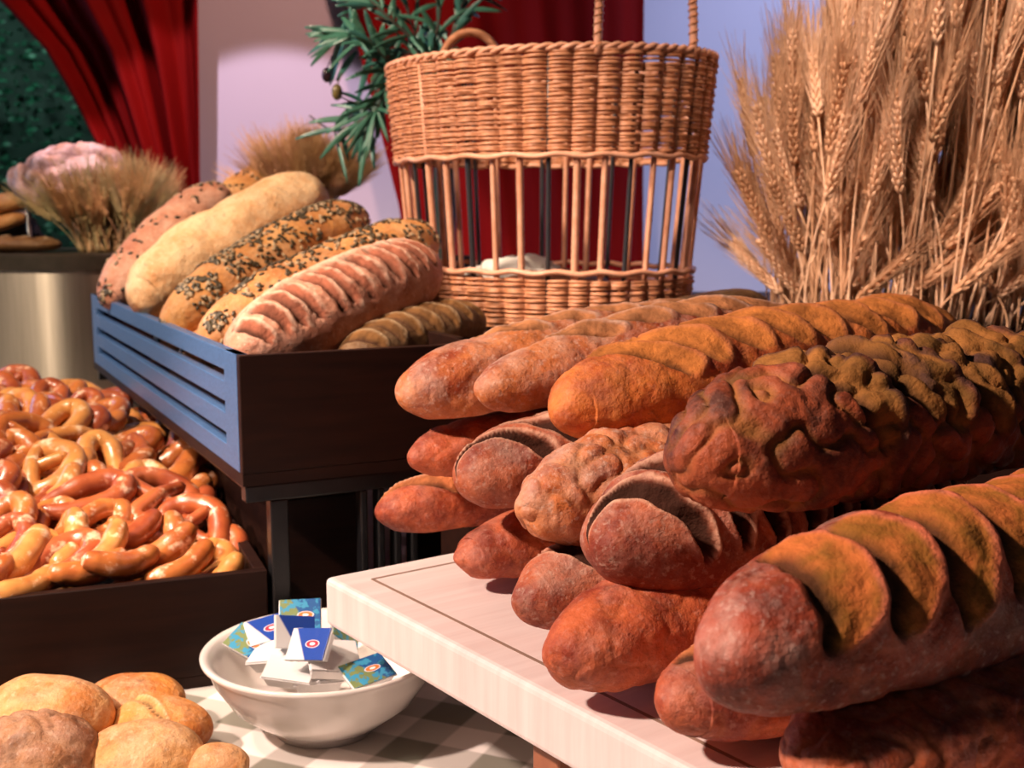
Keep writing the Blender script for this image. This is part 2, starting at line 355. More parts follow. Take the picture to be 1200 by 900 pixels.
# ------------------------------------------------------------------ loaves
def loaf_mesh(name, L, Wd, H, mat, seed=0, pw=3.0, taper=0.0, slashes=None, crackle=0.0, ncrack=40, bend=0.0, lump=.004, flat=.55, nu=250, nv=110, spine=None):
    rnd = random.Random(seed)
    s = np.sin(np.linspace(-math.pi/2, math.pi/2, nu)); s = np.sign(s)*np.abs(s)**.92
    th = np.linspace(0, 2*math.pi, nv, endpoint=False)
    S, T = np.meshgrid(s, th, indexing='ij')
    phi = T-math.pi/2; phi = (phi+math.pi) % (2*math.pi)-math.pi
    rr = (1-np.abs(S)**pw)**.5*(1-taper*S)
    X = S*L/2; ny = np.cos(T); nz = np.sin(T)
    disp = np.zeros_like(S); R = np.zeros_like(S); G = np.zeros_like(S); K = np.zeros_like(S)
    env = np.clip((1-np.abs(S))/.16-.1, 0, 1)
    if slashes:
        n = slashes['n']; s0, s1 = slashes['s0'], slashes['s1']; sp = (s1-s0)/max(1, n-1) if n > 1 else .5
        for k in range(n):
            sc = s0+sp*k if n > 1 else s0
            sc += rnd.uniform(-1, 1)*slashes.get('jit', .02)
            p0 = slashes.get('phi0', 0)+rnd.uniform(-1, 1)*slashes.get('pj', .05)
            pwid = slashes.get('phiw', .9)*rnd.uniform(.92, 1.08)
            q = phi-p0
            act = np.clip(1-np.abs(q/pwid)**2.5, 0, 1)
            w = slashes.get('w', .8*sp)*(.12+.88*act**.7)
            line = sc+slashes.get('slant', .1)*q-slashes.get('curve', .1)*(q**2)
            line = line+(.010*np.sin(phi*4.3+k*2.1+seed)+.005*np.sin(phi*11+k*1.3+seed))*(1 if slashes.get('groove') else .8)
            x = (S-line)/w+.5
            dp = slashes.get('depth', .005)*np.minimum(1, act*2.5)
            if slashes.get('groove'): prof = np.interp(x, [-.45, -.22, -.06, .08, .26, .60, .78, .92, 1.06, 1.22, 1.45], [0, .28, .34, -.15, -1, -1, -.65, -.1, .32, .26, 0])
            else: prof = np.interp(x, [-.30, -.12, .0, .10, .22, .42, .75, .9, 1.0, 1.15, 1.35], [0, .06, -.35, -1, -.85, -.25, .0, .35, .42, .1, 0])
            disp += prof*dp
            a = np.minimum(1, act*4)
            gr = slashes.get('groove')
            R = np.maximum(R, np.interp(x, [-.02, .08, .86, .98] if not gr else [-.02, .08, .95, 1.02], [0, 1, 1, 0])*a)
            G = np.maximum(G, np.interp(x, [.97, 1.04, 1.12, 1.25] if gr else [.84, .94, 1.06, 1.2], [0, .9, .9, 0])*a)
            G = np.maximum(G, np.interp(x, [-.20, -.08, 0.04], [0, 1 if gr else .25, 0])*a)
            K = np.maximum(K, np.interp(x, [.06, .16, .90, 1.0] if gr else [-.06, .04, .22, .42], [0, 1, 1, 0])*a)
    if spine:
        sx = np.abs(phi-spine[0]-.06*np.sin(S*5))
        pr = np.exp(-(sx/.10)**2); disp = disp*(1-.8*pr)+spine[1]*pr*env; R *= (1-pr); G = np.maximum(G, pr*.9*env)
    B = np.clip(.5+.5*np.cos(phi), 0, 1)
    V = np.zeros(S.shape+(3,)); off = Vector((seed*7.3, seed*1.7, seed*3.1))
    zz = H/2*rr*nz; yy = Wd/2*rr*ny
    lim = -flat*H/2; zz = np.where(zz < lim, lim+(zz-lim)*.35, zz)
    for i in range(nu):
        for j in range(nv):
            p = Vector((X[i, j], yy[i, j], zz[i, j]))
            d = disp[i, j]*env[i, j]
            d += lump*noise.noise(p*14+off)+lump*.45*noise.noise(p*38+off)
            if crackle:
                c = abs(noise.noise(p*ncrack+off)); c2 = abs(noise.noise(p*ncrack*1.9+off))
                vv = max(0, 1-c*5)
                ck = crackle*min(1, .25+(1-abs(S[i, j]))*3.5); d += ck*(.8*c-.55*vv)+ck*.35*c2
                R[i, j] = max(R[i, j], min(1, vv*1.1)*min(.8, ck*110))
            rl = rr[i, j]**.5
            V[i, j] = (p.x+(S[i, j]*d if abs(S[i, j]) > .9 else 0), p.y+ny[i, j]*d*rl+bend*(S[i, j]**2), p.z+nz[i, j]*d*rl)
    V[0, :] = V[0, :].mean(0); V[-1, :] = V[-1, :].mean(0)
    idx = np.arange(nu*nv).reshape(nu, nv)
    fs = [(int(idx[i, j]), int(idx[i, (j+1) % nv]), int(idx[i+1, (j+1) % nv]), int(idx[i+1, j])) for i in range(nu-1) for j in range(nv)]
    me = bpy.data.meshes.new(name); me.from_pydata(V.reshape(-1, 3).tolist(), [], fs); me.materials.append(mat)
    me.polygons.foreach_set('use_smooth', [True]*len(me.polygons))
    ca = me.color_attributes.new('mask', 'FLOAT_COLOR', 'POINT')
    ca.data.foreach_set('color', np.stack([R, G, B, K], -1).astype(np.float32).ravel()); me.update()
    return me, V
def place(me, name, a, bpt, roll=0, parent=None):
    d = (Vector(bpt)-Vector(a)); x = d.normalized(); z = Vector((0, 0, 1)); z = (z-x*z.dot(x)).normalized(); y = z.cross(x)
    Rm = Matrix((x, y, z)).transposed().to_4x4() @ Matrix.Rotation(roll, 4, 'X')
    o = obj(name, me, parent); o.matrix_world = Matrix.Translation((Vector(a)+Vector(bpt))/2) @ Rm
    return o
def pile_loaf(px, py, z, yaw, L, tilt, Wd, H, mat, label, seed, **k):
    a = at_z(px, py, z); yw = math.radians(90-yaw); tl = math.radians(tilt)
    bb = a+L*Vector((math.cos(yw)*math.cos(tl), math.sin(yw)*math.cos(tl), math.sin(tl)))
    roll = k.pop('roll', 0)
    me, V = loaf_mesh('bread_loaf', L, Wd, H, mat, seed, **k)
    o = place(me, 'bread_loaf', a, bb, roll)
    return tag(o, label, 'bread loaf', 'dark crusty loaves piled on the white board')
sl = lambda **k: k
# bottom row
pile_loaf(441, 602, .232, 55, .36, 0, .092, .080, LOAFPINK, 'reddish-brown loaf lying lowest and furthest left, its tip jutting past the board', 1, slashes=sl(n=5, s0=-.66, s1=.7, slant=.3, phi0=.2, phiw=.8, depth=.009, w=.2), taper=-.06, crackle=.001)
pile_loaf(528, 657, .226, 54, .42, 0, .090, .078, LOAFPINK, 'plain pinkish loaf end resting on the back corner of the white board', 2, lump=.007, crackle=.0015)
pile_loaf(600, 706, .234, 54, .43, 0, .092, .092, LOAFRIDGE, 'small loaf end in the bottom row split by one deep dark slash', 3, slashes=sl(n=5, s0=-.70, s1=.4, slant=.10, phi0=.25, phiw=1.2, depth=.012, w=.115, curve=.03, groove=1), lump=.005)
pile_loaf(646, 768, .238, 54, .43, 0, .106, .102, LOAFPINK, 'smooth dark red-brown round loaf end in the middle of the bottom row', 4, pw=2.7, lump=.007, crackle=.002, ncrack=45)
pile_loaf(773, 832, .232, 54, .42, 0, .104, .090, LOAFPINK, 'reddish loaf end on the board beneath the big front loaf', 5, slashes=sl(n=5, s0=-.7, s1=.7, slant=.1, phiw=.7, depth=.005), crackle=.003)
pile_loaf(930, 903, .230, 56, .42, 0, .112, .086, LOAFPINK, 'rough reddish loaf at the bottom right edge nearest the viewer', 6, crackle=.004, ncrack=55)
# second row
pile_loaf(479, 537, .300, 54, .42, 0, .088, .078, LOAFPINK, 'plain reddish loaf tip in the second layer at the far left', 11, crackle=.002)
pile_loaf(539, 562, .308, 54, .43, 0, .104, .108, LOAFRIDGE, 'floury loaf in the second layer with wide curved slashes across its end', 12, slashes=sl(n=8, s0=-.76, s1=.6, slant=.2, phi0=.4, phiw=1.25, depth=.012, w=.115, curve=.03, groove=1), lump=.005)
pile_loaf(607, 594, .308, 54, .43, 0, .108, .110, LOAFTAN, 'tan crackled loaf in the second layer beside the round black-slashed loaf', 13, pw=2.8, crackle=.006, ncrack=40, lump=.008)
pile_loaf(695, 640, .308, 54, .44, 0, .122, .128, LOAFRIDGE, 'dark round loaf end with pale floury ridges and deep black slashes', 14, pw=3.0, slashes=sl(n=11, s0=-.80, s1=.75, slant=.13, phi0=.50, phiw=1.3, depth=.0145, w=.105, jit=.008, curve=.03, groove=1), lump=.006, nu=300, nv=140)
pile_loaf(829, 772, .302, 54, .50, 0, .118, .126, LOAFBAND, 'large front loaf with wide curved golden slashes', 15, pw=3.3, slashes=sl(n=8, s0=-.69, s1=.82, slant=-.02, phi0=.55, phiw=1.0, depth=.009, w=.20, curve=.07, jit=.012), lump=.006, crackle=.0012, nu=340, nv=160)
# top row
pile_loaf(467, 464, .366, 57, .46, 6.0, .102, .104, LOAFTAN, 'flour-dusted tan loaf furthest left on top of the pile', 21, slashes=sl(n=5, s0=-.4, s1=.6, slant=.35, phi0=-.1, phiw=.6, depth=.008, w=.2), taper=.03, lump=.007, crackle=.0012)
pile_loaf(561, 458, .380, 57, .44, 6.0, .092, .096, LOAFTAN, 'pointed brown loaf lying between two others on top of the pile', 22, pw=2.2, slashes=sl(n=5, s0=-.45, s1=.6, slant=.3, phi0=.1, phiw=.7, depth=.010, w=.24), lump=.006, crackle=.001)
pile_loaf(645, 484, .372, 57.5, .56, 4.2, .118, .120, LOAFGOLD, 'long golden-orange loaf on top of the pile with soft diagonal slashes', 23, pw=3.2, slashes=sl(n=9, s0=-.66, s1=.8, slant=.16, phi0=.25, phiw=.85, depth=.010, w=.16, curve=.04), lump=.007, crackle=.0012)
pile_loaf(792, 537, .388, 54, .52, 0, .124, .128, LOAFDARK, 'dark brown heavily crackled loaf on top of the pile at right', 24, pw=3.4, slashes=sl(n=9, s0=-.50, s1=.85, slant=.10, phi0=.35, phiw=1.2, depth=.011, w=.17, jit=.03, pj=.25, curve=.03), crackle=.0085, ncrack=40, nu=320, nv=150)
a = at_y(735, 400, 1.50); c = at_y(893, 357, 1.72)
me, V = loaf_mesh('bread_loaf', (c-a).length, .08, .075, LOAFOLIVE, 31, lump=.003, nu=80, nv=48)
tag(place(me, 'bread_loaf', a, c), 'small brown loaf end peeking out behind the pile below the wheat', 'bread loaf')
# ------------------------------------------------------------------ upper crate
CZB = .238; CH = .152; CW = .315; CL = 1.20; tk = .014
cc = at_z(285, 571, CZB); CD = Vector((.892, .452, 0)); CYAW = math.atan2(CD.y, CD.x)
def crate(root, Wc, Lc, H, wall, side_slats, sidemat):
    b = MB(); b.box((Wc/2, Lc/2, tk/2), (Wc, Lc, tk)); b.build('bottom', M['darkwood'], root, False)
    b = MB(); b.box((Wc/2, tk/2, H/2+tk/2), (Wc, tk, H-tk)); b.build('front_panel', M['darkwood'], root, False, .0015)
    b = MB(); b.box((Wc/2, Lc-tk/2, H/2+tk/2), (Wc, tk, H-tk)); b.build('back_panel', M['darkwood'], root, False, .0015)
    for x in (tk/2, Wc-tk/2):
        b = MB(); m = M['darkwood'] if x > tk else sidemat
        if side_slats:
            n = side_slats; hh = H-tk; gap = .0135; sh = (hh-gap*(n-1))/n
            for i in range(n): b.box((x, Lc/2, tk+sh/2+i*(sh+gap)), (tk, Lc-2*tk, sh))
            for y in (tk+.03, Lc-tk-.03): b.box((x, y, tk+hh/2), (tk*1.02, .06, hh))
        else: b.box((x, Lc/2, H/2+tk/2), (tk, Lc-2*tk, H-tk))
        o = b.build('side_panel', m, root, False, .001)
        if m is sidemat and side_slats: tag(o, 'slatted side panel, blue light in its colour')
cr = empty('bread_crate', cc, CYAW); tag(cr, 'upper dark wooden crate with blue light painted on its slatted side, full of seeded loaves', 'crate')
crate(cr, CW, CL, CH, tk, 4, M['bluelit'])
CM = Matrix.Translation(cc) @ Matrix.Rotation(CYAW, 4, 'Z')
# stand that carries it
st = empty('crate_stand', (cc.x, cc.y, 0), CYAW); tag(st, 'black metal stand holding up the upper bread crate', 'stand')
b = MB()
for y in (.02, CL-.02): b.box((CW/2, y, CZB-.012), (CW-.01, .022, .02))
for x in (.03, CW-.03): b.box((x, CL/2, CZB-.012), (.02, CL-.06, .02))
b.build('top_rail', M['blackmetal'], st, False, .002)
for x in (.045, .15, .172, .194, .216):
    b = MB(); b.box((x, .02, (CZB-.022)/2), (.022 if x < .1 else .009, .02, CZB-.022)); b.build('leg', M['blackmetal'], st, False, .002)
for x in (.14, CW-.03):
    b = MB(); b.box((x, CL-.03, (CZB-.022)/2), (.03, .03, CZB-.022)); b.build('leg', M['blackmetal'], st, False, .002)
db = empty('shade_box', CM @ Vector((.125, .42, -CZB)), CYAW); tag(db, 'dark box added as the shade under the upper crate, behind its front leg', 'box')  # dark box put in to fill the shade under the crate
b = MB(); b.box((0, 0, .095), (.12, .62, .19)); b.build('box_body', M['darkwood'], db, False, .002)
b = MB(); b.box((0, 0, .198), (.128, .628, .014)); b.build('lid', M['darkwood'], db, False, .002)
cb = empty('lilac_patch_box', CM @ Vector((.285, .46, -CZB)), CYAW); tag(cb, 'pale lilac box standing in for the wall patch seen beneath the upper crate', 'box')  # box added in place of the pale wall patch seen beyond
b = MB(); b.box((0, 0, .09), (.10, .2, .18)); b.build('box_body', M['paleposts'], cb, False, .003)
b = MB(); b.box((0, 0, .185), (.104, .204, .012)); b.build('lid', M['paleposts'], cb, False, .002)
# made-up glass standing in for the cyan glints under the crate
gj = empty('glint_glass', (at_z(352, 690, 0).x, at_z(352, 690, 0).y+.28, 0)); tag(gj, 'invented blue-green glass for the cyan glints below the upper crate', 'glass')
m_, nt_, b_ = newmat('teal_glass'); b_.inputs['Base Color'].default_value = (.05, .25, .30, 1); b_.inputs['Transmission Weight'].default_value = .6; b_.inputs['Roughness'].default_value = .1
M['teal'] = m_
b = MB(); b.lathe([(.0, .002), (.025, .002), (.033, .09), (.030, .09), (.023, .008), (0, .008)], 32); b.build('glint_glass_body', M['teal'], gj)
# loaves in the crate
def crate_loaf(p0, p1, Wd, H, mat, label, seed, **k):
    a = at_y(*p0); c = at_y(*p1); L = (c-a).length; roll = k.pop('roll', 0)
    seeds = k.pop('seeds', 0); sm = k.pop('sm', None)
    me, V = loaf_mesh('bread_loaf', L, Wd, H, mat, seed, nu=120, nv=72, **k)
    o = place(me, 'bread_loaf', a, c, roll); tag(o, label, 'bread loaf', 'baguette-like loaves in the upper crate')
    if seeds:
        rnd = random.Random(seed); b = MB()
        nu, nv = V.shape[:2]
        for i in range(seeds):
            iu = rnd.randrange(4, nu-4); ph = rnd.gauss(.1, .62); jv = int(((ph+math.pi/2) % (2*math.pi))/(2*math.pi)*nv) % nv
            p = Vector(V[iu, jv]); tu = Vector(V[iu+1, jv]-V[iu-1, jv]); tv = Vector(V[iu, (jv+1) % nv]-V[iu, jv-1])
            nrm = tu.cross(tv).normalized()
            if nrm.dot(Vector((0, p.y, p.z))) < 0: nrm = -nrm
            if noise.noise(p*18+Vector((seed, 0, 0))) < -.18: continue
            an = rnd.uniform(0, 6.28); t1 = (tu.normalized()*math.cos(an)+tv.normalized()*math.sin(an)); t2 = nrm.cross(t1)
            Mx = Matrix((t1, t2, nrm)).transposed(); q = rnd.uniform(.8, 1.25)
            b.ell(tuple(p+nrm*.001), (.0047*q, .0029*q, .0017), Mx, 7, 4, mi=0 if rnd.random() < .72 else 1)
        s = b.build('pumpkin_seeds', [M['seed'], M['seedp']], o); tag(s, kind='stuff')
    return o
crate_loaf((122, 358, 2.18), (262, 222, 2.42), .125, .115, LOAFFENDU, 'seeded loaf at the far left of the upper crate behind the big pale loaf', 41, seeds=150, lump=.005)
crate_loaf((240, 270, 2.42), (330, 196, 2.70), .11, .10, LOAFSEED, 'seed-covered loaf whose top shows behind the pale loaf below the small wheat tuft', 42, seeds=220)
crate_loaf((158, 356, 1.93), (376, 222, 2.28), .155, .145, LOAFPALE, 'big smooth pale floury loaf in the upper crate', 43, pw=3.4, lump=.006)
crate_loaf((195, 388, 1.76), (424, 252, 2.13), .125, .125, LOAFSEED, 'loaf thickly covered in dark pumpkin seeds next to the big pale loaf', 44, seeds=1500, pw=3)
crate_loaf((235, 408, 1.62), (508, 276, 1.98), .125, .125, LOAFSEED, 'golden loaf scattered with dark seeds in the middle of the upper crate', 45, seeds=900, pw=3)
crate_loaf((268, 422, 1.52), (510, 308, 1.80), .130, .130, LOAFFENDU, 'pinkish loaf with pale crosswise ribs at the front of the upper crate', 46, pw=3, slashes=sl(n=12, s0=-.84, s1=.8, slant=.07, phi0=.62, phiw=.78, depth=.007, w=.10, curve=.05), spine=(.0, .005))
crate_loaf((400, 425, 1.56), (562, 372, 1.78), .095, .085, LOAFOLIVE, 'dark olive-brown slashed loaf low at the right end of the upper crate', 47, slashes=sl(n=7, s0=-.75, s1=.75, slant=.12, phi0=.4, phiw=.9, depth=.006, w=.16, curve=.05))
for i, (pa, pb) in enumerate([((185, 405, 1.92), (345, 330, 2.2)), ((215, 420, 1.70), (400, 350, 2.05)), ((300, 430, 1.52), (450, 385, 1.82))]):
    crate_loaf(pa, pb, .10, .085, LOAFSEED, ['loaf hidden under the big pale loaf, seen through the blue slats', 'loaf under the seeded loaves, seen through the blue slats', 'loaf under the ribbed loaf, seen through the front slats'][i], 51+i, seeds=60)
# ------------------------------------------------------------------ lower crate and pretzels
lc = at_z(313, 668, .133); lc.z = 0; LD = Vector((.93, .367, 0)); LYAW = math.atan2(LD.y, LD.x)
LW = .72; LLn = .95; LH = .133
lo = lc-LD*LW; lcr = empty('pretzel_crate', lo, LYAW); tag(lcr, 'lower dark wooden crate heaped with pretzels', 'crate')
crate(lcr, LW, LLn, LH, tk, 0, M['darkwood'])
LM = Matrix.Translation(lo) @ Matrix.Rotation(LYAW, 4, 'Z')
def pretzel_mat(name, a, bcol, pale):
    m, nt, b = newmat(name); co = coords(nt)
    n1 = ramp(nt, noi(nt, co, 25, 3), .35, .65); c = mix(nt, n1, a, bcol)
    c = mix(nt, ramp(nt, noi(nt, co, 46, 6, .65), .56, .66), c, pale)
    nt.links.new(c, b.inputs['Base Color']); b.inputs['Roughness'].default_value = .33
    b.inputs['Coat Weight'].default_value = .35; b.inputs['Coat Roughness'].default_value = .25
    bump(nt, b, noi(nt, co, 60, 5), .35, .002); return m
PM = [pretzel_mat('pretzel_glaze', (.58, .19, .045), (.36, .085, .02), (.85, .55, .36)), pretzel_mat('pretzel_glaze_red', (.48, .12, .035), (.27, .05, .018), (.80, .50, .32)),
      pretzel_mat('pretzel_glaze_pale', (.72, .33, .09), (.50, .17, .04), (.90, .66, .42))]
def cat(pts, n=8):
    P = [Vector(p) for p in pts]; out = []
    for i in range(len(P)-1):
        p0 = P[max(i-1, 0)]; p1 = P[i]; p2 = P[i+1]; p3 = P[min(i+2, len(P)-1)]
        for k in range(n):
            t = k/n; out.append(.5*((2*p1)+(p2-p0)*t+(2*p0-5*p1+4*p2-p3)*t*t+(3*p1-p0-3*p2+p3)*t**3))
    out.append(P[-1]); return out
def pretzel_mesh(kind, seed):
    r = random.Random(seed); b = MB(); j = lambda s: r.uniform(-s, s)
    if kind == 'knot':
        k = [(.012+j(.003), -.030, .010), (-.006, -.012, .013), (-.032, .012+j(.004), 0), (-.047, .034, 0), (-.038, .052, 0), (-.012, .046, .004), (.004, .030, .010),
             (-.004, .014, .013)]
        # belly from left to right, arms crossing
        k = [(.026, -.030, .010), (.012, -.012, .012), (-.006, .006, .014), (-.030, .030, .002), (-.048, .018, 0), (-.050, -.012, 0), (-.032, -.040, 0), (0, -.050+j(.004), 0),
             (.032, -.040, 0), (.050, -.012, 0), (.048, .018, 0), (.030, .030, .002), (.006, .006, .006), (-.012, -.012, .010), (-.026, -.030, .010)]
        P = cat(k, 6); n = len(P)
        R = [.0085+.0085*math.sin(math.pi*i/(n-1))**1.6 for i in range(n)]
    elif kind == 'stick':
        c = r.uniform(.008, .025); P = cat([(-.055, c, 0), (-.035, c*.3, .001), (0, -c*.2, 0), (.035, c*.3, 0), (.055, c, 0)], 8); n = len(P)
        R = [.0165*(max(0.0, 1-abs(2*i/(n-1)-1)**3.2))**.5+.0008 for i in range(n)]
    else:   # bent loop with both arms pressed together
        P = cat([(-.05, .016, 0), (-.03, .020, 0), (0, .022, .002), (.032, .018, 0), (.046, 0, 0), (.030, -.018, 0), (0, -.018, 0), (-.035, -.010, .003), (-.055, .002, .006)], 6); n = len(P)
        R = [.0075+.0085*math.sin(math.pi*i/(n-1))**.8 for i in range(n)]
    R = [q*(1+.10*noise.noise(Vector((i*.3, seed, 0)))) for i, q in enumerate(R)]
    b.tube(P, R, 12)
    for q in (0, -1):
        b.ell(tuple(P[q]), (R[q], R[q], R[q]), None, 8, 6)
    return b
PMESH = []
for kind in ('knot', 'stick', 'loop'):
    for sd in range(3):
        for mi_ in range(3):
            PMESH.append((kind, pretzel_mesh(kind, sd+10).mesh('pretzel', PM[mi_])))
rnd = random.Random(3)
plist = []
def heap(u, v):        # crate coordinates, u from left wall, v back from the front panel
    h = .122+.112*min(1, max(0, v-.02)/.50)**.85
    h -= .05*max(0, (u-(.58-.12*v))/.14)**1.3
    return max(.05, h)
for layer, (sp, dz) in enumerate([(.060, -.038), (.052, 0)]):
    v = .045
    while v < .86:
        u = .05+(.5*sp if int(v/sp) % 2 else 0)
        while u < LW-.045:
            uu = u+rnd.uniform(-.014, .014); vv = v+rnd.uniform(-.014, .014)
            z = heap(uu, vv)+dz+rnd.uniform(-.008, .010); w = LM @ Vector((uu, vv, z))
            dpt = w.y; px = 600+1400*w.x/(w.y*.99+(CAMZ-w.z)*.1414)
            cl = CM.inverted() @ w
            under = (-.02 < cl.x < CW+.03 and z > CZB-.05)
            if w.z > 0 and px > -45 and not under and z > .035 and (layer or vv > .13): plist.append((w, z, layer, px))
            u += sp
        v += sp*.92
for w, z, layer, px in plist:
    r0 = rnd.random(); lv = (LM.inverted() @ w).y
    if lv < .085: r0 = .5
    kind = 'knot' if r0 < .20 else ('stick' if r0 < .58 else 'loop')
    me = rnd.choice([m for k, m in PMESH if k == kind]); tone = {'pretzel_glaze': 'amber', 'pretzel_glaze_red': 'red-brown', 'pretzel_glaze_pale': 'light golden'}[me.materials[0].name]
    o = obj('pretzel_stick' if kind == 'stick' else 'pretzel', me)
    tilt = Matrix.Rotation(math.radians(20+rnd.uniform(-12, 22)), 4, 'X') @ Matrix.Rotation(math.radians(rnd.uniform(-25, 25)), 4, 'Y')
    if kind == 'stick': rz = math.radians(rnd.gauss(48, 28))
    elif kind == 'loop': rz = math.radians(rnd.gauss(50, 35))
    else: rz = rnd.uniform(0, 6.28)
    s = rnd.uniform(.90, 1.08)
    if lv < .085: rz = math.radians(rnd.uniform(10, 60)); s = .85; w = w+Vector((0, 0, .012))
    o.matrix_world = Matrix.Translation(w) @ Matrix.Rotation(LYAW, 4, 'Z') @ tilt @ Matrix.Rotation(rz, 4, 'Z') @ Matrix.Scale(s, 4)
    noun = {'knot': 'knotted pretzel', 'stick': 'pretzel stick', 'loop': 'folded pretzel loop'}[kind]
    row = 'along the front board' if lv < .11 else ('low in the heap' if lv < .2 else ('halfway up the heap' if lv < .34 else ('high on the heap' if lv < .5 else 'at the back of the heap')))
    side = 'by the left picture edge' if px < 60 else ('left of the middle' if px < 130 else ('right of the middle' if px < 200 else 'close under the blue crate side'))
    if layer == 0: row = 'under the top layer'; 
    tag(o, tone+' '+noun+' '+row+', '+side, 'pretzel', 'pretzels heaped in the lower crate, '+tone+' '+noun+' '+row+' '+side)
# ------------------------------------------------------------------ bread rolls bottom left
def roll(px, py, Y, L, Wd, H, yaw, mat, label, seed, **k):
    c = at_y(px, py, Y); d = Vector((math.cos(yaw), math.sin(yaw), 0))*L/2
    me, V = loaf_mesh('bread_roll', L, Wd, H, mat, seed, nu=90, nv=64, pw=2.2, **k)
    tag(place(me, 'bread_roll', c-d, c+d), label, 'bread roll', 'small rolls at the lower left')
roll(57, 836, 1.15, .135, .095, .075, -.15, ROLLPALE, 'large pale floury roll at the back left of the roll heap', 61)
roll(158, 822, 1.21, .108, .085, .055, -.1, ROLLGOLD, 'golden roll at the back of the heap nearest the pretzel crate', 62)
roll(188, 853, 1.16, .108, .08, .06, -.15, ROLLGOLD, 'golden roll with a pale split along its top on the right of the heap', 63, slashes=sl(n=1, s0=-.3, s1=.3, slant=.9, phiw=.8, depth=.006, w=.3))
roll(36, 888, 1.07, .13, .10, .085, .1, ROLLDARK, 'rough brown roll with a dark seedy crust at the left edge', 64, crackle=.004)
roll(170, 892, 1.09, .118, .085, .075, .05, ROLLPALE, 'pale golden roll in front, between the rough roll and the bowl', 65)
roll(256, 898, 1.08, .062, .05, .038, 0, ROLLPALE, 'tiny pale roll tip at the bottom edge closest to the bowl', 66)
roll(100, 905, 1.14, .13, .09, .06, .2, ROLLGOLD, 'golden roll buried in the middle of the heap', 67)
roll(0, 866, 1.21, .12, .09, .06, .2, ROLLGOLD, 'roll cut by the left picture edge beneath the large pale roll', 68)
# ------------------------------------------------------------------ bowl of butter
bc = Vector((-.202, 1.225, 0))
bowl = empty('porcelain_bowl', bc); tag(bowl, 'round white porcelain bowl holding wrapped butter pats', 'bowl')
b = MB(); b.lathe([(0, .004), (.045, .004), (.047, 0), (.052, 0), (.053, .008), (.070, .016), (.098, .038), (.116, .066), (.121, .080), (.128, .087), (.1285, .090), (.126, .092), (.119, .089), (.112, .078), (.103, .058), (.085, .036), (.06, .022), (0, .018)], 72)
b.build('bowl_body', M['porcelain'], bowl)
def pack_mat(name, kind):
    m, nt, b = newmat(name); tc = nt.nodes.new('ShaderNodeTexCoord')
    sx = nt.nodes.new('ShaderNodeSeparateXYZ'); nt.links.new(tc.outputs['Object'], sx.inputs[0]); co = tc.outputs['Object']
    c = (.74, .73, .72)
    if kind > 0:
        white = (.74, .73, .72); blue = (.012, .06, .36) if kind == 1 else (.02, .10, .30)
        f = ramp(nt, mathn(nt, 'ADD', sx.outputs[0], mathn(nt, 'MULTIPLY', sx.outputs[1], .6)), -.010 if kind == 1 else .0, -.008 if kind == 1 else .002)
        c = mix(nt, f, (.20, .26, .10) if kind == 2 else white, blue)
        if kind == 2: c = mix(nt, ramp(nt, noi(nt, co, 120, 2), .5, .55), c, (.05, .30, .50))
        # red oval with white letters-like flecks
        ox = mathn(nt, 'MULTIPLY', mathn(nt, 'SUBTRACT', sx.outputs[0], .006), 1/.008); oy = mathn(nt, 'MULTIPLY', sx.outputs[1], 1/.0038)
        rr = mathn(nt, 'ADD', mathn(nt, 'MULTIPLY', ox, ox), mathn(nt, 'MULTIPLY', oy, oy))
        c = mix(nt, ramp(nt, rr, 1.35, 1.25), c, (.85, .75, .80)); c = mix(nt, ramp(nt, rr, 1.0, .9), c, (.55, .03, .06) if kind == 1 else (.75, .20, .04))
        c = mix(nt, ramp(nt, rr, .22, .15), c, (.9, .88, .88))
        nt.links.new(c, b.inputs['Base Color'])
    else: b.inputs['Base Color'].default_value = (*c, 1)
    b.inputs['Roughness'].default_value = .3
    bump(nt, b, noi(nt, co, 130, 2), .25, .001); return m
PK = [pack_mat('pack_white', 0), pack_mat('pack_blue', 1), pack_mat('pack_green_blue', 2)]
def pack(px, py, z, size, rot, k, label):
    p = at_z(px, py, z); b = MB(); w, d, h = size
    prof = []
    for (zz, f) in ((-h/2, .80), (-h/2, .84), (h*.3, 1), (h*.36, 1.10), (h*.44, 1.10), (h*.5, .98)):
        for sx, sy in ((-1, -1), (1, -1), (1, 1), (-1, 1)): prof.append((sx*w/2*f, sy*d/2*f, zz))
    fs = [(3, 2, 1, 0)]+[(j*4+i, j*4+(i+1) % 4, (j+1)*4+(i+1) % 4, (j+1)*4+i) for j in range(5) for i in range(4)]+[(20, 21, 22, 23)]
    b.add(prof, fs, 0); root = empty('butter_pat', p); root.rotation_euler = rot
    b.build('tub', PK[0], root, False, .001)
    b = MB(); b.box((0, 0, h*.5+.0006), (w*1.06, d*1.08, .0012)); b.build('foil_lid', PK[k], root, False, .0004)
    tag(root, label, 'butter pat', 'wrapped butter pats in the white bowl')
r_ = math.radians
pack(352, 724, .108, (.042, .034, .016), (r_(52), 0, r_(8)), 2, 'butter pat standing upright at the back rim, green and blue printed')
pack(343, 742, .106, (.042, .032, .014), (r_(62), r_(12), r_(30)), 1, 'butter pat with a blue printed face leaning at the middle, left of its twin')
pack(366, 758, .108, (.046, .032, .014), (r_(50), r_(-10), r_(-28)), 1, 'butter pat with a blue printed face and red mark at the middle front')
pack(313, 742, .094, (.040, .030, .014), (r_(35), r_(-10), r_(20)), 1, 'butter pat with blue and white foil lying at the left back of the bowl')
pack(293, 757, .084, (.044, .030, .014), (r_(30), r_(18), r_(-25)), 2, 'butter pat with green and orange foil at the left side of the bowl')
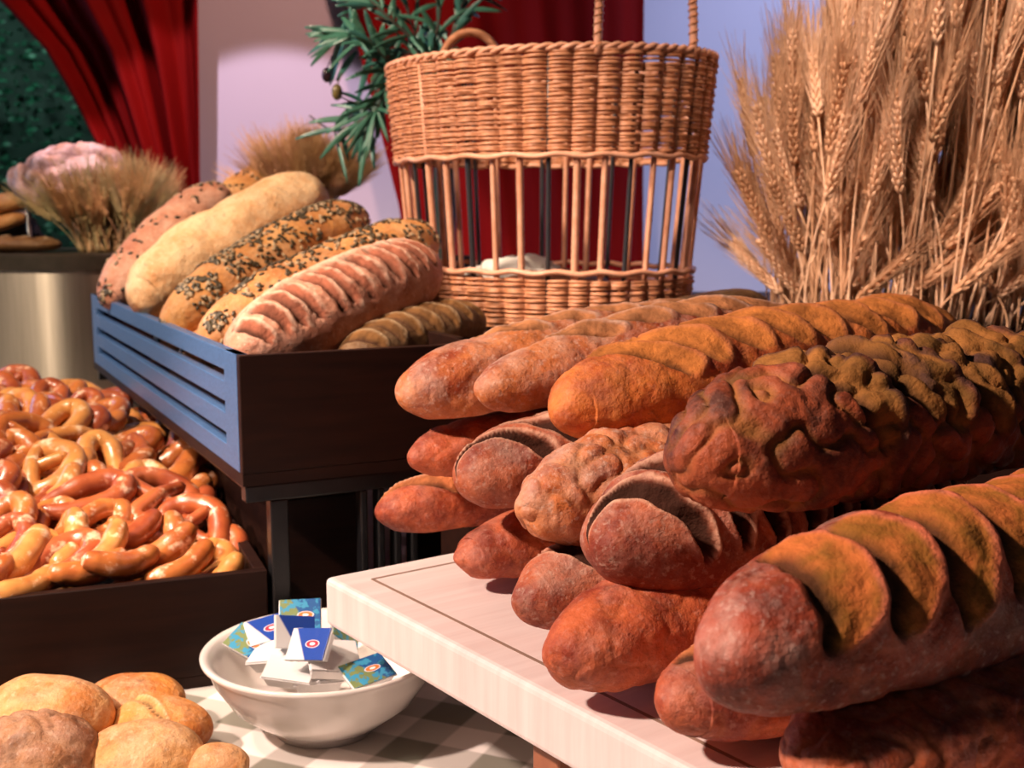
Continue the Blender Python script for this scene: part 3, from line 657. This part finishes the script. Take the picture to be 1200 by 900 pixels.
pack(325, 770, .080, (.050, .036, .016), (r_(15), r_(-10), r_(-15)), 0, 'plain white butter pat at the front left of the bowl')
pack(340, 790, .074, (.048, .034, .014), (r_(18), r_(6), r_(-5)), 0, 'plain white butter pat lowest at the front rim')
pack(388, 775, .088, (.052, .040, .018), (r_(28), r_(12), r_(25)), 0, 'plain white butter pat at the right beside the blue ones')
pack(430, 792, .078, (.046, .034, .014), (r_(20), r_(-6), r_(35)), 2, 'butter pat with dark foil at the right rim beside the board')
pack(400, 748, .080, (.044, .032, .016), (r_(40), r_(-6), r_(95)), 2, 'butter pat tucked under the board corner at the back')
pack(372, 800, .062, (.048, .034, .014), (0, 0, r_(15)), 0, 'white butter pat lying flat beneath the others')
# ------------------------------------------------------------------ plinth
PZ = .37
pl = empty('display_plinth', (.575, 2.28, 0)); tag(pl, 'raised dark plinth behind the loaves, under the basket and the wheat', 'plinth')
b = MB(); b.box((0, 0, PZ/2-.01), (1.46, .98, PZ-.02)); b.build('plinth_body', M['darkwood'], pl, False)
b = MB(); b.box((0, 0, PZ-.01), (1.48, 1.0, .02)); b.build('plinth_top', M['darkwood'], pl, False, .002)
# ------------------------------------------------------------------ wicker basket
BC = Vector((.055, 2.02, PZ)); LA = math.atan2(-.55, .83); EA, EB = .288, .205
bk = empty('wicker_basket', BC); tag(bk, 'tall oval wicker basket with open stakes and arched handles', 'basket')
def rim(t, z, k=0.0):       # k pushes outwards; the basket flares to the top
    f = .86+.14*(z/.425)
    a, e = (EA*f+k), (EB*f+k)
    x = a*math.cos(t); y = e*math.sin(t)
    return Vector((x*math.cos(LA)-y*math.sin(LA), x*math.sin(LA)+y*math.cos(LA), z))
NS = 36; NW = 44
def weave(z0, z1, rows, name):
    b = MB(); pitch = (z1-z0)/rows; seg = NW*8
    for r in range(rows):
        z = z0+pitch*(r+.5); pts = []; wob = .0015*math.sin(r*1.7)
        for i in range(seg):
            t = 2*math.pi*i/seg
            k = .0105*(abs(math.sin(NW*t/2))**.7-.55)*(1 if r % 2 else .72)+.0005*math.sin(5*t+r)
            pts.append(rim(t, z+wob*math.sin(t*3)+.0006*math.sin(NS*t*.37+r*2.1), k))
        b.tube(pts, pitch*(.52 if r % 2 else .43), 6, closed=True, flat=1.0)
    return b.build(name, M['wicker'], bk)
weave(.002, .080, 13, 'lower_woven_band'); weave(.266, .418, 27, 'upper_woven_band')
for i in range(NS):
    t = 2*math.pi*(i+.5)/NS; dk = i % 3 == 2
    b = MB(); rr_ = .0050 if not dk else .0040
    b.tube([rim(t, z, -.005) for z in (.0, .1, .2, .3, .415)], rr_*random.uniform(.85, 1.15), 8)
    o = b.build('stake', M['wickerd'] if dk else M['wickerp'], bk)
    if dk: o['label'] = 'dark stake'
b = MB()
for q in range(2):
    pts = [rim(2*math.pi*i/360, .421+.0028*math.sin(40*2*math.pi*i/360+math.pi*q), .0028*math.cos(40*2*math.pi*i/360+math.pi*q)) for i in range(360)]
    b.tube(pts, .0040, 6, closed=True)
b.build('braided_rim', M['wickerp'], bk)
for z in (.266, .090):
    b = MB(); b.tube([rim(2*math.pi*i/200, z+.002*math.sin(22*2*math.pi*i/200), .003) for i in range(200)], .0048, 6, closed=True); b.build('band_edge', M['wickerp'], bk)
b = MB(); vs = [tuple(rim(2*math.pi*i/96, .004)) for i in range(96)]+[tuple(rim(2*math.pi*i/96, .010)) for i in range(96)]
b.add(vs, [tuple(range(95, -1, -1)), tuple(range(96, 192))]+[(i, (i+1) % 96, 96+(i+1) % 96, 96+i) for i in range(96)]); b.build('basket_base', M['wicker'], bk, False)
def handle(pa, pb, h):
    b = MB(); m = 60; A = Vector(pa)-BC; Bp = Vector(pb)-BC; pts = []
    for i in range(m+1):
        u = math.pi*i/m; c = (A+Bp)/2-(Bp-A)/2*math.cos(u); pts.append(c+Vector((0, 0, h*math.sin(u)**.75)))
    pts = [A-Vector((0, 0, .012))]+pts+[Bp-Vector((0, 0, .012))]
    hb_ = MB(); hb_.tube(pts, .0062, 8)
    # binding cane wound around the handle
    w = []; ac = 0
    for i in range(1, len(pts)-2):
        for s_ in range(6):
            p = pts[i].lerp(pts[i+1], s_/6); t_ = (pts[i+1]-pts[i]).normalized(); n_ = t_.cross(Vector((.3, .9, .1))).normalized(); c_ = t_.cross(n_)
            ac += 1.25; w.append(p+n_*math.cos(ac)*.0066+c_*math.sin(ac)*.0066)
    h_ = hb_.build('handle', M['wickerp'], bk); b.tube(w, .0019, 5); b.build('cane_binding', M['wicker'], h_)
def rim_t(px, near):       # rim parameter seen under an image column
    best = None
    for i in range(720):
        t = 2*math.pi*i/720; p = BC+rim(t, .42)
        if (p.y < BC.y-(p.x-BC.x)*.5) != near: continue
        dd = abs(600+1400*p.x/(p.y*.99+(CAMZ-p.z)*.1414)-px)
        if best is None or dd < best[0]: best = (dd, p)
    return best[1]
handle(rim_t(700, True), rim_t(812, True), .20)
handle(rim_t(516, False), rim_t(588, False), .085)
# cloth in the basket
def blob(name, c, d, mat, seed, label=None, cat_=None, sc=9, amp=.35, parent=None, nu=48, nv=28):
    b = MB(); vs = []; fs = []
    for j in range(nv+1):
        for i in range(nu):
            p = math.pi*j/nv; a = 2*math.pi*i/nu; n = Vector((math.sin(p)*math.cos(a), math.sin(p)*math.sin(a), math.cos(p)))
            k = 1+amp*noise.noise(n*1.6+Vector((seed, 0, 0)))+amp*.5*(abs(noise.noise(n*sc*.5+Vector((0, seed, 0))))-.3)
            v = Vector((n.x*d[0], n.y*d[1], n.z*d[2]))*k
            if v.z < 0: v.z *= .6
            vs.append(tuple(v))
    fs = [(j*nu+i, (j+1)*nu+i, (j+1)*nu+(i+1) % nu, j*nu+(i+1) % nu) for j in range(nv) for i in range(nu)]
    b.add(vs, fs); o = b.build(name, mat, parent); o.location = c
    if label: tag(o, label, cat_)
    return o
cp = at_y(602, 325, 2.03); blob('linen_napkin', (cp.x, 2.03, cp.z-.01), (.095, .075, .045), M['cloth'], 3, 'crumpled white cloth lying inside the tall wicker basket', 'cloth')
b = MB(); b.ell((.03, 2.03, PZ+.05), (.15, .10, .042)); tag(b.build('bread_bun', LOAFTAN), 'brown bread under the white cloth in the wicker basket', 'bread')
# ------------------------------------------------------------------ olive plant
op = at_y(519, 300, 2.42); olv = empty('olive_plant', (op.x, 2.42, PZ)); tag(olv, 'leafy olive plant with dark fruit standing behind the basket', 'plant')
L0 = Vector((op.x, 2.42, PZ))
b = MB(); b.lathe([(0, 0), (.05, 0), (.062, .09), (.066, .095), (.058, .095), (.05, .08), (0, .08)], 32); b.build('pot', M['terra'], olv)
b = MB(); b.tube(cat([(0, 0, .08), (.004, 0, .25), (-.006, 0, .42), (-.02, 0, .55)], 6), [.026-.0006*i for i in range(19)], 10); b.build('trunk', M['terra'], olv)
def Q(px, py, Y=2.40): return at_y(px, py, Y)-L0
brs = [[(505, 150), (500, 80), (480, 20), (470, -40)], [(505, 120), (470, 90), (440, 55), (420, 40), (395, 45)], [(500, 100), (530, 40), (545, 0), (560, -50)],
       [(480, 130), (450, 118), (440, 120), (415, 120), (397, 112)], [(470, 120), (445, 130), (436, 145), (426, 165)], [(500, 60), (455, 20), (425, -10), (405, -40)], [(440, 132), (410, 148), (388, 152), (362, 135)],
       [(485, 60), (465, 70), (450, 110), (440, 130)], [(500, 80), (515, 20), (510, -30)]]
b = MB()
for i, br in enumerate(brs):
    P = cat([Q(x, y, 2.38+.03*math.sin(i*2+k)) for k, (x, y) in enumerate(br)], 6); b.tube(P, [.004-.003*k/len(P) for k in range(len(P))], 6)
b.build('branches', M['twig'], olv)
b = MB(); rnd = random.Random(12)
def leaf(p, d, l, w, mi):
    d = d.normalized(); s = d.cross(Vector((rnd.uniform(-.5, .5), -1, rnd.uniform(-.5, .5)))).normalized(); n = s.cross(d); vs = []; m = 6
    for i in range(m+1):
        t = i/m; ww = w*math.sin(math.pi*(.06+.88*t))**.8; c = p+d*l*t+Vector((0, 0, -.18*l*t*t))+n*.0
        vs += [tuple(c-s*ww+n*ww*.35), tuple(c), tuple(c+s*ww+n*ww*.35)]
    fs = []
    for i in range(m):
        for k in (0, 1): fs.append((i*3+k, i*3+k+1, i*3+k+4, i*3+k+3))
    b.add(vs, fs, mi)
for i, br in enumerate(brs):
    P = cat([Q(x, y, 2.38+.03*math.sin(i*2+k)) for k, (x, y) in enumerate(br)], 6)
    dense = i in (0, 1, 2, 5, 7, 8)
    for k in range(1, len(P)):
        t = (P[k]-P[k-1]).normalized()
        for q in range(3 if dense else 1):
            if dense and rnd.random() < .25: continue
            if not dense and rnd.random() < .72: continue
            d = t*.9+Vector((rnd.uniform(-1, 1), rnd.uniform(-.5, .5), rnd.uniform(-.9, .9)))*1.0
            leaf(P[k], d, rnd.uniform(.05, .10), rnd.uniform(.0035, .006), 0 if rnd.random() < .7 else 1)
for (p, e, mi) in [((398, 55), (405, 18), 1), ((418, 60), (394, 88), 1), ((440, 50), (418, 110), 1), ((437, 125), (398, 116), 0), ((425, 142), (362, 132), 0), ((436, 138), (412, 178), 1),
                   ((432, 140), (420, 182), 0), ((470, 45), (452, 90), 0), ((445, 58), (475, 40), 1), ((420, 20), (412, 50), 1), ((412, 0), (416, 38), 1)]:
    A_ = Q(*p); E_ = Q(*e); leaf(A_, E_-A_, (E_-A_).length, .0065, mi)
o = b.build('leaves', [M['leaf'], M['leafb']], olv); sd = o.modifiers.new('solid', 'SOLIDIFY'); sd.thickness = .0007
for (x, y, mm, r0) in [(383, 88, 'olive', .011), (395, 108, 'oliveg', .012), (421, 2, 'olive', .011)]:
    b = MB(); c = Q(x, y, 2.38); b.ell(tuple(c), (r0*.9, r0*.9, r0*1.3), None, 16, 10); b.tube([c+Vector((0, 0, r0)), c+Vector((.01, .002, r0+.025))], .0012, 5); b.build('olive', M[mm], olv)
# ------------------------------------------------------------------ wheat
def wheat_stalk(seed, L, el, mats, thick=1.0, awn=1.0):
    r = random.Random(seed); b = MB(); bx = r.uniform(-.03, .03); by = r.uniform(-.03, .03)
    cv = lambda t: Vector((bx*t*t, by*t*t, L*t))
    b.tube([cv(i/8) for i in range(9)], .0014*thick, 5)
    d = (cv(1)-cv(.9)).normalized(); base = cv(1); s = d.orthogonal().normalized(); u = d.cross(s); nod = r.uniform(-.3, .3)
    n = 13
    for i in range(n):
        t = i/n; c = base+d*(el*t)+s*(nod*el*t*t*.5); wd = (.0062*thick)*(1-.45*t)*(1 if i > 0 else .7)
        for k in range(4):
            a = k*math.pi/2+(math.pi/4 if i % 2 else 0); rad = s*math.cos(a)+u*math.sin(a)
            z = (d*1.0+rad*.45).normalized(); xx = z.orthogonal().normalized(); Mx = Matrix((xx, z.cross(xx), z)).transposed()
            b.ell(tuple(c+rad*wd*.75), (.0030*thick, .0030*thick, .0078), Mx, 6, 4)
            if awn:
                e = c+rad*wd+d*r.uniform(.05, .085)*awn+rad*r.uniform(.006, .018)
                b.tube([c+rad*wd, (c+e)/2+rad*.002, e], [.0007, .0005, .0002], 3, caps=False)
    return b
def sheaf(root, stalks, mats, meshes, nparts):
    stalks.sort(key=lambda q: q[0].translation.y)
    for Mx, k in stalks[:nparts]:
        o = obj('wheat_stalk', meshes[k], root); o.matrix_local = Mx
    rest = stalks[nparts:]
    if rest:
        b = MB(); arr = []
        for k in range(len(meshes)):
            me = meshes[k]; v = np.empty(len(me.vertices)*3); me.vertices.foreach_get('co', v); arr.append((v.reshape(-1, 3), [tuple(p.vertices) for p in me.polygons]))
        for Mx, k in rest:
            v, f = arr[k]; m3 = np.array(Mx); b.add(v @ m3[:3, :3].T+m3[:3, 3], f, k % len(mats))
        tag(b.build('wheat_mass', mats, root), kind='stuff')
wm = [M['wheat'], M['wheatd']]
WMESH = [wheat_stalk(i, .06+.072*i, .105+.008*(i % 4), wm, 1.0, 1.25).mesh('wheat_stalk', wm[0 if i % 3 else 1]) for i in range(9)]
wr = empty('wheat_sheaf', (.66, 1.98, PZ)); tag(wr, 'large sheaf of dried wheat fanning up on the plinth at right', 'wheat')
rnd = random.Random(21); stl = []
for i in range(900):
    u = rnd.random()**.85; bx = -.235+u*.72; by = rnd.uniform(-.17, .10)
    lean = math.radians(max(-3.5, -2+24*u+rnd.gauss(0, 4.5))); back = math.radians(rnd.gauss(0, 4))
    kmax = 3.6+6*min(1, u*3.0); k = min(8, int(rnd.random()**.8*kmax))
    Mx = Matrix.Translation((bx, by, .0)) @ Matrix.Rotation(lean, 4, 'Y') @ Matrix.Rotation(back, 4, 'X') @ Matrix.Rotation(rnd.uniform(0, 6.28), 4, 'Z') @ Matrix.Diagonal((1.2, 1.2, rnd.uniform(.93, 1.1), 1))
    stl.append((Mx, k))
sheaf(wr, stl, wm, WMESH, 100)
def tuft(px, pxr, ybase, ytop, Y, zb, name, label, mats, n, seed):
    a = at_y(px, ybase, Y); c = at_y(pxr, ybase, Y); top = at_y(px, ytop, Y); H = top.z-zb; r = random.Random(seed)
    me = [wheat_stalk(100+seed+i, H*.50, H*.32, mats, .9).mesh('wheat_stalk', mats[i % len(mats)]) for i in range(5)]
    root = empty(name, ((a.x+c.x)/2, Y, zb)); tag(root, label, 'wheat'); st_ = []
    hw = (c.x-a.x)/2
    for i in range(n):
        u = r.uniform(-1, 1); st_.append((Matrix.Translation((u*hw*.55, r.uniform(-.05, .05), 0)) @ Matrix.Rotation(math.radians(u*20+r.gauss(0, 6)), 4, 'Y') @ Matrix.Rotation(r.gauss(0, .12), 4, 'X') @ Matrix.Rotation(r.uniform(0, 6.28), 4, 'Z') @ Matrix.Diagonal((1, 1, r.uniform(.7, 1.08), 1)), r.randrange(5)))
    sheaf(root, st_, mats, me, 60); return root
# ------------------------------------------------------------------ steel container at the back left
SY = 2.86; sx0 = at_y(-140, 300, SY-.25).x; sx1 = at_y(172, 300, SY-.25).x; ztop = at_y(80, 298, SY-.25).z
sc_ = empty('steel_container', ((sx0+sx1)/2, SY, 0)); tag(sc_, 'rounded brushed steel container behind the crates at left', 'container')
def rrect(hx, hy, r, n=24):
    out = []
    for cx, cy, a0 in ((hx-r, hy-r, 0), (-hx+r, hy-r, 90), (-hx+r, -hy+r, 180), (hx-r, -hy+r, 270)):
        for i in range(n+1):
            a = math.radians(a0+90*i/n); out.append((cx+r*math.cos(a), cy+r*math.sin(a)))
    return out
def rprism(secs, mat, name, parent):
    b = MB(); vs = []; n = None
    for hx, hy, r, z in secs:
        q = rrect(hx, hy, r); n = len(q); vs += [(x, y, z) for x, y in q]
    fs = [(j*n+i, j*n+(i+1) % n, (j+1)*n+(i+1) % n, (j+1)*n+i) for j in range(len(secs)-1) for i in range(n)]
    fs += [tuple(range(n-1, -1, -1)), tuple((len(secs)-1)*n+i for i in range(n))]
    b.add(vs, fs); o = b.build(name, mat, parent); 
    e_ = o.modifiers.new('es', 'EDGE_SPLIT'); e_.split_angle = math.radians(40); return o
hx = (sx1-sx0)/2
rprism([(hx, .25, .249, 0), (hx, .25, .249, ztop-.035)], M['steel'], 'container_body', sc_)
rprism([(hx+.006, .256, .255, ztop-.035), (hx+.006, .256, .255, ztop-.004), (hx, .25, .249, ztop)], M['steeldark'], 'container_rim', sc_)
tuft(72, 196, 297, 197, SY-.10, ztop, 'wheat_tuft', 'greenish-brown tuft of wheat standing on the steel container', [M['wheatg'], M['wheatt']], 260, 5)
# floury loaf, buns and bread slab on the container
c = at_y(92, 232, SY-.06)
me, V = loaf_mesh('rustic_loaf', .29, .18, .17, bread('rustic_crust', (.42, .23, .17), (.20, .09, .05), (.06, .02, .015), (.7, .6, .6), flour=(.66, .55, .60), famt=.75, spots=.6), 81, pw=2.0, lump=.02, crackle=.016, ncrack=16, nu=80, nv=60)
o = place(me, 'rustic_loaf', c-Vector((.12, 0, -.035)), c+Vector((.12, 0, .03))); o.location.z = ztop+.16
tag(o, 'large rough flour-whitened loaf behind the wheat tuft on the steel container', 'bread loaf')
for (px, py, r0, lab) in [(8, 240, .04, 'upper brown bun at the left picture edge above the steel container'), (4, 262, .036, 'lower brown bun at the left picture edge above the steel container')]:
    c = at_y(px, py, SY-.02); me, V = loaf_mesh('bread_bun', r0*3.0, r0*1.8, r0*1.3, LOAFSEED, 83+px, pw=2.2, nu=60, nv=40)
    o = place(me, 'bread_bun', c-Vector((r0, 0, .01)), c+Vector((r0, 0, .012))); tag(o, lab, 'bun')
c = at_y(20, 288, SY-.12); me, V = loaf_mesh('flat_bread', .20, .12, .045, LOAFOLIVE, 88, pw=2.2, nu=70, nv=40, slashes=sl(n=3, s0=-.4, s1=.5, slant=.2, depth=.005, phiw=.8))
o = place(me, 'flat_bread', c-Vector((.1, 0, 0)), c+Vector((.1, 0, 0))); o.location.z = ztop+.018
tag(o, 'flat brown bread lying on the steel container at the left edge', 'bread')
blob('dark_lump', (at_y(0, 260, SY+.08).x, SY+.08, ztop+.04), (.10, .05, .075), M['blackmetal'], 9, 'dark lump filling the gap behind the buns at the left edge', 'basket')  # black lump set in the gap behind the buns
b = MB(); p0 = at_y(31, 238, SY-.10); p1 = at_y(37, 292, SY-.13)
b.tube([p0, p0.lerp(p1, .3), p0.lerp(p1, .6), p1], [.003, .005, .010, .005], 10, flat=.4); tag(b.build('serving_spoon', M['steel']), 'narrow shiny metal spoon standing beside the floury loaf', 'spoon')
# tuft behind the pale loaf
tuft(330, 392, 232, 165, 2.62, at_y(360, 262, 2.62).z, 'wheat_tuft', 'small golden tuft of wheat standing behind the big pale loaf', [M['wheatt'], M['wheatd']], 200, 9)
